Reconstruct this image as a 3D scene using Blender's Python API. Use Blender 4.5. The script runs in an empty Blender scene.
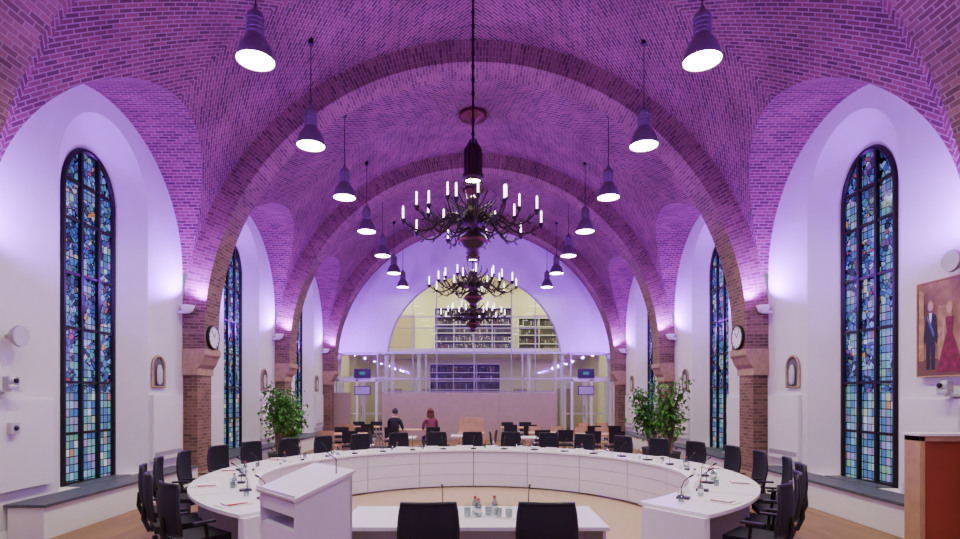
import bpy, math, random
from mathutils import Vector, Matrix
random.seed(7)
pi=math.pi
sc=bpy.context.scene
COL=sc.collection

# ---------------------------------------------------------------- materials
def new_mat(name):
    m=bpy.data.materials.new(name); m.use_nodes=True
    nt=m.node_tree; b=nt.nodes.get('Principled BSDF')
    return m,nt,b
def mat(name,col,rough=0.5,metal=0.0,emit=None,es=0.0,var=0.0,vscale=20):
    m,nt,b=new_mat(name)
    b.inputs['Base Color'].default_value=(*col,1)
    b.inputs['Roughness'].default_value=rough
    b.inputs['Metallic'].default_value=metal
    if emit:
        b.inputs['Emission Color'].default_value=(*emit,1)
        b.inputs['Emission Strength'].default_value=es
    if var>0:
        tc=nt.nodes.new('ShaderNodeTexCoord'); n=nt.nodes.new('ShaderNodeTexNoise')
        n.inputs['Scale'].default_value=vscale
        r=nt.nodes.new('ShaderNodeValToRGB')
        r.color_ramp.elements[0].position=.3; r.color_ramp.elements[1].position=.7
        r.color_ramp.elements[0].color=(*[c*(1-var) for c in col],1)
        r.color_ramp.elements[1].color=(*[min(1,c*(1+var)) for c in col],1)
        nt.links.new(tc.outputs['Object'],n.inputs['Vector'])
        nt.links.new(n.outputs['Fac'],r.inputs['Fac'])
        nt.links.new(r.outputs['Color'],b.inputs['Base Color'])
    return m
def brick_mat(name,c1,c2,mortar,w=.22,h=.07,rot=0,ms=.008,bump=.4):
    m,nt,b=new_mat(name)
    uv=nt.nodes.new('ShaderNodeTexCoord'); mp=nt.nodes.new('ShaderNodeMapping')
    mp.inputs['Rotation'].default_value=(0,0,rot)
    br=nt.nodes.new('ShaderNodeTexBrick')
    br.inputs['Scale'].default_value=1
    br.inputs['Brick Width'].default_value=w; br.inputs['Row Height'].default_value=h
    br.inputs['Mortar Size'].default_value=ms; br.inputs['Mortar Smooth'].default_value=.2
    br.inputs['Color1'].default_value=(*c1,1); br.inputs['Color2'].default_value=(*c2,1)
    br.inputs['Mortar'].default_value=(*mortar,1)
    nz=nt.nodes.new('ShaderNodeTexNoise'); nz.inputs['Scale'].default_value=1.2; nz.inputs['Detail'].default_value=4
    rp=nt.nodes.new('ShaderNodeValToRGB')
    rp.color_ramp.elements[0].position=.3; rp.color_ramp.elements[0].color=(.75,.72,.7,1)
    rp.color_ramp.elements[1].position=.7; rp.color_ramp.elements[1].color=(1.15,1.12,1.1,1)
    mx=nt.nodes.new('ShaderNodeMixRGB'); mx.blend_type='MULTIPLY'; mx.inputs['Fac'].default_value=1
    L=nt.links.new
    L(uv.outputs['UV'],mp.inputs['Vector']); L(mp.outputs['Vector'],br.inputs['Vector'])
    L(uv.outputs['Object'],nz.inputs['Vector']); L(nz.outputs['Fac'],rp.inputs['Fac'])
    L(br.outputs['Color'],mx.inputs['Color1']); L(rp.outputs['Color'],mx.inputs['Color2'])
    L(mx.outputs['Color'],b.inputs['Base Color'])
    bp=nt.nodes.new('ShaderNodeBump'); bp.inputs['Strength'].default_value=bump; bp.inputs['Distance'].default_value=.01
    bp.invert=True
    L(br.outputs['Fac'],bp.inputs['Height']); L(bp.outputs['Normal'],b.inputs['Normal'])
    b.inputs['Roughness'].default_value=.85
    return m
M_vault=brick_mat('brick_vault',(.22,.095,.075),(.075,.032,.028),(.30,.21,.18),.19,.062,pi/4,.009,.7)
M_lun=brick_mat('brick_lunette',(.22,.095,.075),(.075,.032,.028),(.30,.21,.18),.19,.062,0,.009,.7)
M_rib=brick_mat('brick_rib',(.25,.145,.09),(.11,.058,.038),(.28,.21,.15),.20,.066,0,.008,.5)
M_plaster=mat('white_plaster',(.74,.725,.70),.8,var=.02,vscale=3)
M_white=mat('white_lacquer',(.82,.815,.79),.35)
M_seam=mat('dark_seam',(.12,.12,.12),.7)
M_stone=mat('sandstone',(.38,.26,.155),.8,var=.18,vscale=12)
M_bluestone=mat('blue_stone',(.08,.09,.11),.45,var=.2,vscale=8)
M_black=mat('black_metal',(.012,.010,.010),.4,.4)
M_cast=mat('chandelier_iron',(.028,.017,.013),.42,.55)
M_bronze=mat('dark_bronze',(.05,.026,.018),.4,.6)
M_copper=mat('copper',(.14,.05,.03),.4,.7)
M_mesh=mat('black_mesh_fabric',(.010,.010,.012),.8)
M_plastic=mat('black_plastic',(.014,.014,.016),.45)
M_chrome=mat('chrome',(.6,.6,.6),.2,1)
M_grey=mat('grey_metal',(.45,.45,.46),.4,.5)
M_lgrey=mat('light_grey_enamel',(.55,.55,.55),.4)
M_shade=mat('lamp_shade_grey',(.20,.18,.18),.3,.6)
M_lamp=mat('lamp_glow',(1,1,1),.5,emit=(1,.92,.80),es=22)
M_candle=mat('candle_tube_glow',(1,1,1),.5,emit=(1,.90,.80),es=7)
M_beige=mat('beige_panel',(.42,.33,.25),.7,var=.04,vscale=4)
M_carpet=mat('beige_carpet',(.44,.33,.21),.95,var=.06,vscale=40)
M_wood=mat('oak_wood',(.30,.15,.065),.5,var=.2,vscale=6)
M_woodl=mat('light_wood',(.50,.31,.15),.5,var=.12,vscale=6)
M_red=mat('red_brown_panel',(.30,.055,.022),.45,var=.1,vscale=3)
M_leaf=mat('leaf_green',(.06,.25,.02),.5,var=.45,vscale=9)
M_trunk=mat('trunk_brown',(.16,.10,.06),.8)
M_pot=mat('dark_pot',(.05,.05,.05),.5)
M_soil=mat('soil',(.04,.025,.015),.95)
M_paper=mat('paper',(.85,.85,.82),.7)
M_redp=mat('red_folder',(.5,.05,.05),.6)
M_cream=mat('cream_wall',(.72,.70,.48),.8)
M_skin=mat('skin',(.62,.38,.28),.55)
M_hairb=mat('hair_dark',(.02,.014,.01),.6)
M_hairr=mat('hair_auburn',(.12,.045,.02),.6)
M_eye=mat('eye_white',(.8,.8,.8),.3)
M_lip=mat('lips',(.4,.12,.1),.5)
M_green=mat('exit_green',(.0,.3,.1),.5,emit=(.1,.8,.35),es=.12)
def floor_mat():
    m,nt,b=new_mat('parquet_floor')
    tc=nt.nodes.new('ShaderNodeTexCoord'); br=nt.nodes.new('ShaderNodeTexBrick')
    br.inputs['Scale'].default_value=1; br.inputs['Brick Width'].default_value=1.2; br.inputs['Row Height'].default_value=.14
    br.inputs['Mortar Size'].default_value=.002
    br.inputs['Color1'].default_value=(.28,.16,.06,1); br.inputs['Color2'].default_value=(.20,.11,.040,1); br.inputs['Mortar'].default_value=(.08,.04,.02,1)
    mp=nt.nodes.new('ShaderNodeMapping'); mp.inputs['Rotation'].default_value=(0,0,pi/2)
    nt.links.new(tc.outputs['Object'],mp.inputs['Vector']); nt.links.new(mp.outputs['Vector'],br.inputs['Vector'])
    nt.links.new(br.outputs['Color'],b.inputs['Base Color']); b.inputs['Roughness'].default_value=.45
    return m
M_floor=floor_mat()
def glass_mat(name,tint=(1,1,1),gl=.08):
    m=bpy.data.materials.new(name); m.use_nodes=True; nt=m.node_tree; nt.nodes.clear()
    o=nt.nodes.new('ShaderNodeOutputMaterial'); t=nt.nodes.new('ShaderNodeBsdfTransparent'); g=nt.nodes.new('ShaderNodeBsdfGlossy')
    t.inputs['Color'].default_value=(*tint,1); g.inputs['Roughness'].default_value=.02
    x=nt.nodes.new('ShaderNodeMixShader'); x.inputs[0].default_value=gl
    nt.links.new(t.outputs[0],x.inputs[1]); nt.links.new(g.outputs[0],x.inputs[2]); nt.links.new(x.outputs[0],o.inputs[0])
    return m
M_glass=glass_mat('clear_glass',(.94,.97,.94),.035)
M_bottle=glass_mat('bottle_glass',(.62,.70,.70),.15)
def stained():
    m=bpy.data.materials.new('stained_glass'); m.use_nodes=True; nt=m.node_tree; N=nt.nodes.new; L=nt.links.new
    b=nt.nodes['Principled BSDF']
    tc=N('ShaderNodeTexCoord')
    sep=N('ShaderNodeSeparateXYZ'); L(tc.outputs['UV'],sep.inputs[0])
    def cell(sock,s):
        d=N('ShaderNodeMath'); d.operation='DIVIDE'; d.inputs[1].default_value=s; L(sock,d.inputs[0])
        f=N('ShaderNodeMath'); f.operation='FLOOR'; L(d.outputs[0],f.inputs[0])
        fr=N('ShaderNodeMath'); fr.operation='FRACT'; L(d.outputs[0],fr.inputs[0])
        return f.outputs[0],fr.outputs[0]
    cx,fx=cell(sep.outputs[0],.10); cy,fy=cell(sep.outputs[1],.125)
    cb=N('ShaderNodeCombineXYZ'); L(cx,cb.inputs[0]); L(cy,cb.inputs[1])
    wn=N('ShaderNodeTexWhiteNoise'); L(cb.outputs[0],wn.inputs['Vector'])
    def setr(r,cols):
        r.color_ramp.interpolation='CONSTANT'
        e=r.color_ramp.elements
        e[0].position=0; e[0].color=(*cols[0][1],1); e[1].position=cols[1][0]; e[1].color=(*cols[1][1],1)
        for p,c in cols[2:]:
            q=e.new(p); q.color=(*c,1)
    r1=N('ShaderNodeValToRGB')
    setr(r1,[(0,(.05,.13,.30)),(.14,(.11,.28,.38)),(.26,(.14,.30,.22)),(.34,(.22,.18,.36)),(.42,(.05,.12,.28)),(.58,(.34,.35,.24)),(.64,(.08,.24,.26)),(.76,(.20,.32,.46)),(.87,(.14,.12,.30)),(.92,(.30,.15,.10)),(.95,(.40,.46,.48))])
    L(wn.outputs['Value'],r1.inputs[0])
    vo=N('ShaderNodeTexVoronoi'); vo.inputs['Scale'].default_value=12; L(tc.outputs['UV'],vo.inputs['Vector'])
    s2=N('ShaderNodeSeparateColor'); L(vo.outputs['Color'],s2.inputs[0])
    r2=N('ShaderNodeValToRGB')
    setr(r2,[(0,(.03,.06,.22)),(.22,(.02,.025,.06)),(.42,(.05,.13,.34)),(.56,(.10,.05,.20)),(.64,(.05,.20,.26)),(.75,(.06,.14,.10)),(.80,(.14,.25,.44)),(.91,(.22,.05,.08)),(.94,(.32,.32,.38)),(.98,(.34,.19,.06))])
    L(s2.outputs[0],r2.inputs[0])
    ve=N('ShaderNodeTexVoronoi'); ve.feature='DISTANCE_TO_EDGE'; ve.inputs['Scale'].default_value=12; L(tc.outputs['UV'],ve.inputs['Vector'])
    lt=N('ShaderNodeMath'); lt.operation='GREATER_THAN'; lt.inputs[1].default_value=.06; L(ve.outputs['Distance'],lt.inputs[0])
    m2=N('ShaderNodeMixRGB'); m2.blend_type='MULTIPLY'; m2.inputs[0].default_value=1; L(r2.outputs[0],m2.inputs[1]); L(lt.outputs[0],m2.inputs[2])
    g1=N('ShaderNodeMath'); g1.operation='GREATER_THAN'; g1.inputs[1].default_value=.15; L(fx,g1.inputs[0])
    g2=N('ShaderNodeMath'); g2.operation='GREATER_THAN'; g2.inputs[1].default_value=.12; L(fy,g2.inputs[0])
    g=N('ShaderNodeMath'); g.operation='MULTIPLY'; L(g1.outputs[0],g.inputs[0]); L(g2.outputs[0],g.inputs[1])
    m1=N('ShaderNodeMixRGB'); m1.blend_type='MULTIPLY'; m1.inputs[0].default_value=1; L(r1.outputs[0],m1.inputs[1]); L(g.outputs[0],m1.inputs[2])
    nz=N('ShaderNodeTexNoise'); nz.inputs['Scale'].default_value=1.9; L(tc.outputs['UV'],nz.inputs['Vector'])
    a=N('ShaderNodeMath'); a.operation='GREATER_THAN'; a.inputs[1].default_value=1.9; L(sep.outputs[1],a.inputs[0])
    mk=N('ShaderNodeMath'); mk.operation='GREATER_THAN'; mk.inputs[1].default_value=.45; L(nz.outputs['Fac'],mk.inputs[0])
    mm=N('ShaderNodeMath'); mm.operation='MULTIPLY'; L(a.outputs[0],mm.inputs[0]); L(mk.outputs[0],mm.inputs[1])
    fin=N('ShaderNodeMixRGB'); L(mm.outputs[0],fin.inputs[0]); L(m1.outputs[0],fin.inputs[1]); L(m2.outputs[0],fin.inputs[2])
    L(fin.outputs[0],b.inputs['Base Color']); L(fin.outputs[0],b.inputs['Emission Color'])
    b.inputs['Emission Strength'].default_value=.9; b.inputs['Roughness'].default_value=.15  # emission put into the pane colours stands in for daylight behind the glass
    return m
M_stain=stained()
def books():
    m,nt,b=new_mat('book_rows'); N=nt.nodes.new; L=nt.links.new
    tc=N('ShaderNodeTexCoord'); mp=N('ShaderNodeMapping'); mp.inputs['Scale'].default_value=(22,1,2.5)
    v=N('ShaderNodeTexWhiteNoise'); sn=N('ShaderNodeVectorMath'); sn.operation='FLOOR'
    L(tc.outputs['Object'],mp.inputs[0]); L(mp.outputs[0],sn.inputs[0]); L(sn.outputs[0],v.inputs['Vector'])
    r=N('ShaderNodeValToRGB'); r.color_ramp.interpolation='CONSTANT'
    e=r.color_ramp.elements; e[0].color=(.02,.018,.02,1); e[1].position=.6; e[1].color=(.14,.13,.12,1)
    for p,c in [(.75,(.10,.03,.025)),(.85,(.04,.05,.1)),(.93,(.45,.43,.38))]:
        q=e.new(p); q.color=(*c,1)
    L(v.outputs['Value'],r.inputs[0]); L(r.outputs[0],b.inputs['Base Color'])
    return m
M_books=books()
def painting_bg():
    m,nt,b=new_mat('painting_canvas'); N=nt.nodes.new; L=nt.links.new
    tc=N('ShaderNodeTexCoord'); n=N('ShaderNodeTexNoise'); n.inputs['Scale'].default_value=2.5; n.inputs['Detail'].default_value=4
    r=N('ShaderNodeValToRGB'); e=r.color_ramp.elements
    e[0].position=.3; e[0].color=(.08,.04,.015,1); e[1].position=.7; e[1].color=(.50,.33,.15,1)
    q=e.new(.5); q.color=(.26,.13,.05,1)
    L(tc.outputs['Object'],n.inputs['Vector']); L(n.outputs['Fac'],r.inputs[0]); L(r.outputs[0],b.inputs['Base Color'])
    return m
M_paint=painting_bg()

# ---------------------------------------------------------------- mesh builder
class B:
    def __init__(s,name):
        s.name=name; s.v=[]; s.f=[]; s.mi=[]; s.sm=[]; s.uv=[]; s.mats=[]; s.M=Matrix.Identity(4)
    def mid(s,m):
        if m not in s.mats: s.mats.append(m)
        return s.mats.index(m)
    def add(s,vs,fs,m,smooth=False,uvs=None):
        o=len(s.v); k=s.mid(m)
        s.v+= [s.M@Vector(p) for p in vs]
        for i,f in enumerate(fs):
            s.f.append([o+a for a in f]); s.mi.append(k); s.sm.append(smooth)
            s.uv.append(uvs[i] if uvs else None)
    def box(s,c,d,m,rz=0,rx=0,ry=0):
        R=Matrix.Translation(c)@Matrix.Rotation(rz,4,'Z')@Matrix.Rotation(ry,4,'Y')@Matrix.Rotation(rx,4,'X')
        x,y,z=[k/2 for k in d]
        vs=[R@Vector(p) for p in [(-x,-y,-z),(x,-y,-z),(x,y,-z),(-x,y,-z),(-x,-y,z),(x,-y,z),(x,y,z),(-x,y,z)]]
        s.add(vs,[(0,3,2,1),(4,5,6,7),(0,1,5,4),(1,2,6,5),(2,3,7,6),(3,0,4,7)],m)
    def bb(s,x0,x1,y0,y1,z0,z1,m):
        s.box(((x0+x1)/2,(y0+y1)/2,(z0+z1)/2),(abs(x1-x0),abs(y1-y0),abs(z1-z0)),m)
    def lathe(s,prof,m,c=(0,0,0),n=20,T=None,smooth=True,cap=True):
        T=T or Matrix.Identity(4); T=Matrix.Translation(c)@T
        vs=[];fs=[]
        for r,z in prof:
            for i in range(n):
                a=2*pi*i/n; vs.append(T@Vector((r*math.cos(a),r*math.sin(a),z)))
        for j in range(len(prof)-1):
            for i in range(n):
                a=j*n+i; b_=j*n+(i+1)%n
                fs.append((a,b_,b_+n,a+n))
        s.add(vs,fs,m,smooth)
        if cap:
            o=len(prof)-1
            if prof[0][0]>1e-4: s.add(vs[:n],[tuple(reversed(range(n)))],m)
            if prof[-1][0]>1e-4: s.add(vs[o*n:],[tuple(range(n))],m)
    def tube(s,pts,r,m,n=8,smooth=True):
        pts=[Vector(p) for p in pts]; vs=[];fs=[]
        k=len(pts); rr=r if isinstance(r,(list,tuple)) else [r]*k
        up=None
        for i,p in enumerate(pts):
            t=(pts[min(i+1,k-1)]-pts[max(i-1,0)]).normalized()
            if up is None:
                up=Vector((0,0,1)) if abs(t.z)<.9 else Vector((1,0,0))
            u=t.cross(up)
            if u.length<1e-4: u=t.cross(Vector((0,1,0)))
            u.normalize(); w=u.cross(t).normalized(); up=w
            for j in range(n):
                a=2*pi*j/n; vs.append(p+(u*math.cos(a)+w*math.sin(a))*rr[i])
        for i in range(k-1):
            for j in range(n):
                a=i*n+j;b_=i*n+(j+1)%n; fs.append((a,b_,b_+n,a+n))
        fs.append(tuple(range(n))); fs.append(tuple(reversed(range((k-1)*n,k*n))))
        s.add(vs,fs,m,smooth)
    def grid(s,P,m,U=None,smooth=True):
        a=len(P); b_=len(P[0]); vs=[p for r in P for p in r]; fs=[];uv=[]
        for i in range(a-1):
            for j in range(b_-1):
                fs.append((i*b_+j,(i+1)*b_+j,(i+1)*b_+j+1,i*b_+j+1))
                if U: uv.append([U[i][j],U[i+1][j],U[i+1][j+1],U[i][j+1]])
        s.add(vs,fs,m,smooth,uv if U else None)
    def arc(s,c,r0,r1,z0,z1,a0,a1,n,m):
        def P(r,a,z): return (c[0]+r*math.sin(a),c[1]-r*math.cos(a),z)
        vs=[];fs=[]
        for i in range(n+1):
            a=a0+(a1-a0)*i/n
            vs+=[P(r0,a,z0),P(r1,a,z0),P(r1,a,z1),P(r0,a,z1)]
        for i in range(n):
            o=i*4
            for k in range(4):
                fs.append((o+k,o+(k+1)%4,o+4+(k+1)%4,o+4+k))
        fs.append((0,1,2,3)); fs.append((n*4+3,n*4+2,n*4+1,n*4))
        s.add(vs,fs,m)
    def sphere(s,c,r,m,n=12,sc=(1,1,1)):
        prof=[(r*math.sin(pi*i/(n//2+2)),-r*math.cos(pi*i/(n//2+2))) for i in range(n//2+3)]
        T=Matrix.Diagonal((*sc,1)); s.lathe(prof,m,c,n,T,cap=False)
    def mesh(s):
        me=bpy.data.meshes.new(s.name); me.from_pydata([tuple(p) for p in s.v],[],s.f)
        for m in s.mats: me.materials.append(m)
        me.polygons.foreach_set('material_index',s.mi); me.polygons.foreach_set('use_smooth',s.sm)
        ul=me.uv_layers.new(name='UVMap')
        me.update()
        for i,p in enumerate(me.polygons):
            u=s.uv[i]
            if u:
                for k,l in enumerate(p.loop_indices): ul.data[l].uv=u[k]
            else:
                n=p.normal; ax=max(range(3),key=lambda q:abs(n[q]))
                for l in p.loop_indices:
                    c=me.vertices[me.loops[l].vertex_index].co
                    ul.data[l].uv=(c.y,c.z) if ax==0 else ((c.x,c.z) if ax==1 else (c.x,c.y))
        return me
    def obj(s,loc=(0,0,0),rz=0,bevel=0,parent=None):
        o=bpy.data.objects.new(s.name,s.mesh()); COL.objects.link(o); o.location=loc; o.rotation_euler=(0,0,rz)
        if bevel:
            md=o.modifiers.new('bevel','BEVEL'); md.width=bevel; md.segments=2; md.limit_method='ANGLE'; md.angle_limit=.7
        if parent: o.parent=parent
        return o
def inst(me,name,loc,rz=0,scale=1):
    o=bpy.data.objects.new(name,me); COL.objects.link(o); o.location=loc; o.rotation_euler=(0,0,rz); o.scale=(scale,)*3
    return o

# ---------------------------------------------------------------- dims
A=6.0; SP=3.12; RI=5.55
YB=-1.6; YE=24.4
ribs=[(0.78,1.43),(5.53,6.18),(11.36,12.01),(16.65,17.30),(21.94,22.59)]
bays=[(1.43,5.53),(6.72,11.36),(12.01,16.65),(17.30,21.94)]
plain=[(YB,0.78),(6.18,6.72),(22.59,YE)]
LS=4.35
# ---------------------------------------------------------------- vault
v=B('ceiling_vault')
def vsec(y0,y1,lun):
    ny=48 if lun else 6; zc=(y0+y1)/2; hw=(y1-y0)/2
    ys=[zc-hw*math.cos(pi*i/ny) for i in range(ny+1)]
    for sd in (-1,1):
        P1=[];U1=[];P2=[];U2=[]
        for y in ys:
            L=LS+math.sqrt(max(0,hw*hw-(y-zc)**2)) if lun else SP
            th=math.asin((L-SP)/A); xs=A*math.cos(th)
            if lun:
                al=math.asin(max(-1,min(1,(y-zc)/hw)))*hw
                P1.append([(sd*(A+(xs-A)*k/6),y,L) for k in range(7)])
                U1.append([(A+(xs-A)*k/6,al) for k in range(7)])
            n2=48
            P2.append([(sd*A*math.cos(th+(pi/2-th)*k/n2),y,SP+A*math.sin(th+(pi/2-th)*k/n2)) for k in range(n2+1)])
            U2.append([(abs(y-zc),A*(th+(pi/2-th)*k/n2)) for k in range(n2+1)])
        if lun: v.grid(P1,M_lun,U1)
        v.grid(P2,M_vault,U2)
for a,b_ in bays: vsec(a,b_,True)
for a,b_ in plain: vsec(a,b_,False)
for a,b_ in ribs: vsec(a,b_,False)
v.obj()
# ---------------------------------------------------------------- walls with niches
OH=1.1; OS=5.1; OR=1.25; SILL=.45
WH=.59; WS=5.02; WR=.78; XW=6.35
def outline(hw,sp,rise,yc,n=24):
    pts=[(yc-hw,SILL)]
    for i in range(n+1):
        a=pi-pi*i/n; pts.append((yc+hw*math.cos(a),sp+rise*math.sin(a)))
    pts.append((yc+hw,SILL))
    return pts
wn=0
for sd,nm in ((-1,'wall_left'),(1,'wall_right')):
    w=B(nm)
    for (y0,y1) in bays:
        zc=(y0+y1)/2; hw=(y1-y0)/2
        zn=zc-(.10 if sd>0 else -.02)
        lun=lambda y: LS+math.sqrt(max(0,hw*hw-(y-zc)**2))
        op=lambda y: OS+OR*math.sqrt(max(0,1-((y-zn)/OH)**2))
        a0_=zc-hw; a1_=zn-OH; b0_=zn+OH; b1_=zc+hw
        yo=[a0_+(a1_-a0_)*(1-math.cos(pi/2*i/14)) for i in range(15)]
        yi=[zn-OH*math.cos(pi*i/32) for i in range(33)]
        yr=[b1_-(b1_-b0_)*(1-math.cos(pi/2*i/14)) for i in range(14,-1,-1)]
        X=sd*A
        for ys in (yo,yr): w.grid([[(X,y,0),(X,y,lun(y))] for y in ys],M_plaster,smooth=False)
        w.grid([[(X,y,0),(X,y,SILL)] for y in yi],M_plaster,smooth=False)
        w.grid([[(X,y,op(y)),(X,y,lun(y))] for y in yi],M_plaster,smooth=False)
        zc0=zc; zc=zn
        o1=outline(OH,OS,OR,zc); o2=outline(WH,WS,WR,zc)
        w.grid([[(sd*A,a[0],a[1]),(sd*XW,c[0],c[1])] for a,c in zip(o1,o2)],M_plaster,smooth=True)
        w.add([(sd*A,zc-OH,SILL),(sd*A,zc+OH,SILL),(sd*XW,zc+WH,SILL),(sd*XW,zc-WH,SILL)],[(0,1,2,3)],M_plaster)
        wn+=1; g=B('window_%d'%wn)
        xg=sd*(XW-.01)
        g.add([(xg,p[0],p[1]) for p in o2],[tuple(range(len(o2)))],M_stain,uvs=[[(p[0]-zc+5+wn*.31,p[1]) for p in o2]])
        xf=sd*(XW-.04)
        g.tube([(xf,p[0],p[1]) for p in o2]+[(xf,o2[0][0],SILL+.02)],.042,M_black,6,False)
        for dy in (-.2,.2):
            top=WS+WR*math.sqrt(1-(dy/WH)**2)
            g.bb(xf-.03,xf+.03,zc+dy-.026,zc+dy+.026,SILL,top,M_black)
        for h in (1.25,2.05,2.9,3.75,4.6,5.2):
            hh=WH if h<WS else WH*math.sqrt(1-((h-WS)/WR)**2)
            g.bb(xf-.02,xf+.02,zc-hh,zc+hh,h-.022,h+.022,M_black)
        g.obj()
        if y0>6:
            l=B('window_bench')
            l.bb(sd*5.5,sd*5.965,zc0-1.99,zc0+1.95,0,.42,M_white)
            l.bb(sd*5.47,sd*5.995,zc0-2.02,zc0+1.95,.42,.46,M_bluestone)
            l.bb(sd*5.99,sd*(XW-.09),zc-.6,zc+.6,.452,.47,M_bluestone)
            l.obj(bevel=.004)
            zc=zc0
            p=B('radiator_cover')
            p.bb(sd*5.93,sd*5.998,zc+1.18,zc+2.2,.62,1.85,M_white)
            for k in range(6): p.bb(sd*5.925,sd*5.93,zc+1.22,zc+2.16,.7+k*.015,.705+k*.015,M_seam)
            p.obj(bevel=.006)
            p=B('radiator_cover')
            p.bb(sd*5.93,sd*5.998,zc-2.2,zc-1.25,.62,1.80,M_white); p.obj(bevel=.006)
            q=B('wall_lantern_niche')
            yc=zc+1.42
            pr=[(yc-.2,2.0)]+[(yc+.2*math.cos(pi-pi*i/10),2.38+.2*math.sin(pi-pi*i/10)) for i in range(11)]+[(yc+.2,2.0)]
            q.add([(sd*5.985,a,b_) for a,b_ in pr],[tuple(range(len(pr)))],M_seam)
            q.tube([(sd*5.975,a,b_) for a,b_ in pr]+[(sd*5.975,yc-.2,2.0)],.025,M_stone,6)
            q.lathe([(.05,2.05),(.09,2.10),(.09,2.32),(.04,2.42)],M_lgrey,(sd*5.955,yc,0),12,Matrix.Diagonal((.3,1,1,1)))
            q.obj()
    for (y0,y1) in plain+ribs: w.bb(sd*A,sd*(A+.1),y0,y1,0,SP,M_plaster)
    w.obj()
    bs=B('baseboard_'+('left' if sd<0 else 'right'))
    prev=YB
    for (y0,y1) in ribs:
        bs.bb(sd*5.97,sd*6.0,prev,y0,0,.12,M_white); prev=y1
    bs.bb(sd*5.97,sd*6.0,prev,YE,0,.12,M_white)
    bs.obj()
# ---------------------------------------------------------------- ribs
for ri,(y0,y1) in enumerate(ribs):
    r=B('trim_%d'%(ri+1))
    n=80; RO=A+.03
    for yy in (y0,y1):
        r.grid([[((q)*math.cos(pi*i/n),yy,SP+q*math.sin(pi*i/n)) for q in (RI,RO)] for i in range(n+1)],M_rib,
               [[(q,RI*pi*i/n) for q in (0,.45)] for i in range(n+1)])
    r.grid([[(RI*math.cos(pi*i/n),yy,SP+RI*math.sin(pi*i/n)) for yy in (y0,y1)] for i in range(n+1)],M_rib,
           [[(yy-y0,RI*pi*i/n) for yy in (y0,y1)] for i in range(n+1)])
    for sd in (-1,1):
        r.bb(sd*RI,sd*A,y0,y1,2.78,SP,M_rib)
        r.bb(sd*5.70,sd*A,y0+.03,y1-.03,0,2.3,M_rib)
        pr=[(RI-.03,2.80),(RI-.03,2.68),(RI+.01,2.62),(5.62,2.48),(5.68,2.40),(5.68,2.26),(5.99,2.26),(5.99,2.80)]
        vs=[(sd*a,yy,b_) for yy in (y0-.03,y1+.03) for a,b_ in pr]; k=len(pr)
        fs=[tuple(range(k)),tuple(reversed(range(k,2*k)))]+[(i,(i+1)%k,(i+1)%k+k,i+k) for i in range(k)]
        r.add(vs,fs,M_stone)
        r.bb(sd*5.66,sd*A,y0-.02,y1+.02,0,.25,M_stone)
    r.obj()
# ---------------------------------------------------------------- floor, end & back walls, lobby
f=B('floor'); f.bb(-6.2,6.2,YB-.1,32,-.1,0,M_floor); f.obj()
e=B('wall_end')
OW=3.85; OSP=3.35; LB=3.74
def vt(x): return SP+math.sqrt(max(0,(A)**2-x*x))
for T in (0,.3):
    y=YE+T
    xs=[-OW*math.cos(pi*i/40) for i in range(41)]
    e.grid([[(x,y,OSP+math.sqrt(max(0,OW*OW-x*x))),(x,y,vt(x)+.02)] for x in xs],M_plaster,smooth=False)
    for sd in (-1,1):
        xs2=[OW+(A-OW)*math.sin(pi/2*i/14) for i in range(15)]
        e.grid([[(sd*x,y,min(LB,vt(x))),(sd*x,y,vt(x)+.02)] for x in xs2],M_plaster,smooth=False)
e.grid([[(OW*math.cos(pi*i/40),yy,OSP+OW*math.sin(pi*i/40)) for yy in (YE,YE+.3)] for i in range(41)],M_plaster)
for sd in (-1,1):
    e.bb(sd*OW,sd*(OW+.09),YE,YE+.3,0,LB,M_plaster); e.bb(sd*5.86,sd*6,YE,YE+.3,0,LB,M_plaster)
    e.bb(sd*OW,sd*6,YE,YE+.3,LB-.12,LB,M_plaster)
e.obj()
bk=B('wall_back'); bk.bb(-6.1,6.1,YB-.1,YB,0,9.3,M_plaster); bk.obj()
g=B('window_9')
for x in (-3.8,-2.7,-1.65,0,1.65,2.7,3.8):
    top=OSP+math.sqrt(max(0,OW*OW-x*x))
    g.bb(x-.02,x+.02,YE+.08,YE+.14,0,top,M_grey)
for h in (2.0,3.74,5.3):
    hh=OW if h<OSP else math.sqrt(OW*OW-(h-OSP)**2)
    g.bb(-hh,hh,YE+.08,YE+.14,h-.02,h+.02,M_grey)
pts=[(-OW,0),(-OW,OSP)]+[(OW*math.cos(pi-pi*i/30),OSP+OW*math.sin(pi-pi*i/30)) for i in range(1,30)]+[(OW,OSP),(OW,0)]
g.add([(a,YE+.11,b_) for a,b_ in pts],[tuple(range(len(pts)))],M_glass)
g.tube([(OW*math.cos(pi*i/40)*.995,YE+.1,OSP+.995*OW*math.sin(pi*i/40)) for i in range(41)],.04,M_grey,6)
g.obj()
lb=B('glass_draught_lobby')
yl=23.0
for x in (-5.7,-4.0,-2.0,0,2.0,4.0,5.7):
    lb.bb(x-.022,x+.022,yl-.03,yl+.03,0,3.6,M_grey)
lb.bb(-5.73,5.73,yl-.03,yl+.03,3.57,3.63,M_grey)
lb.bb(-5.73,5.73,yl-.03,yl+.03,2.5,2.54,M_grey)
for x in (-5.7,5.7,-4.0,4.0): lb.bb(x-.025,x+.025,yl,YE,3.56,3.62,M_grey)
lb.add([(-5.7,yl,0),(5.7,yl,0),(5.7,yl,3.6),(-5.7,yl,3.6)],[(0,1,2,3)],M_glass)
lb.add([(-5.7,yl,3.6),(5.7,yl,3.6),(5.7,YE,3.6),(-5.7,YE,3.6)],[(0,1,2,3)],M_glass)
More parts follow.
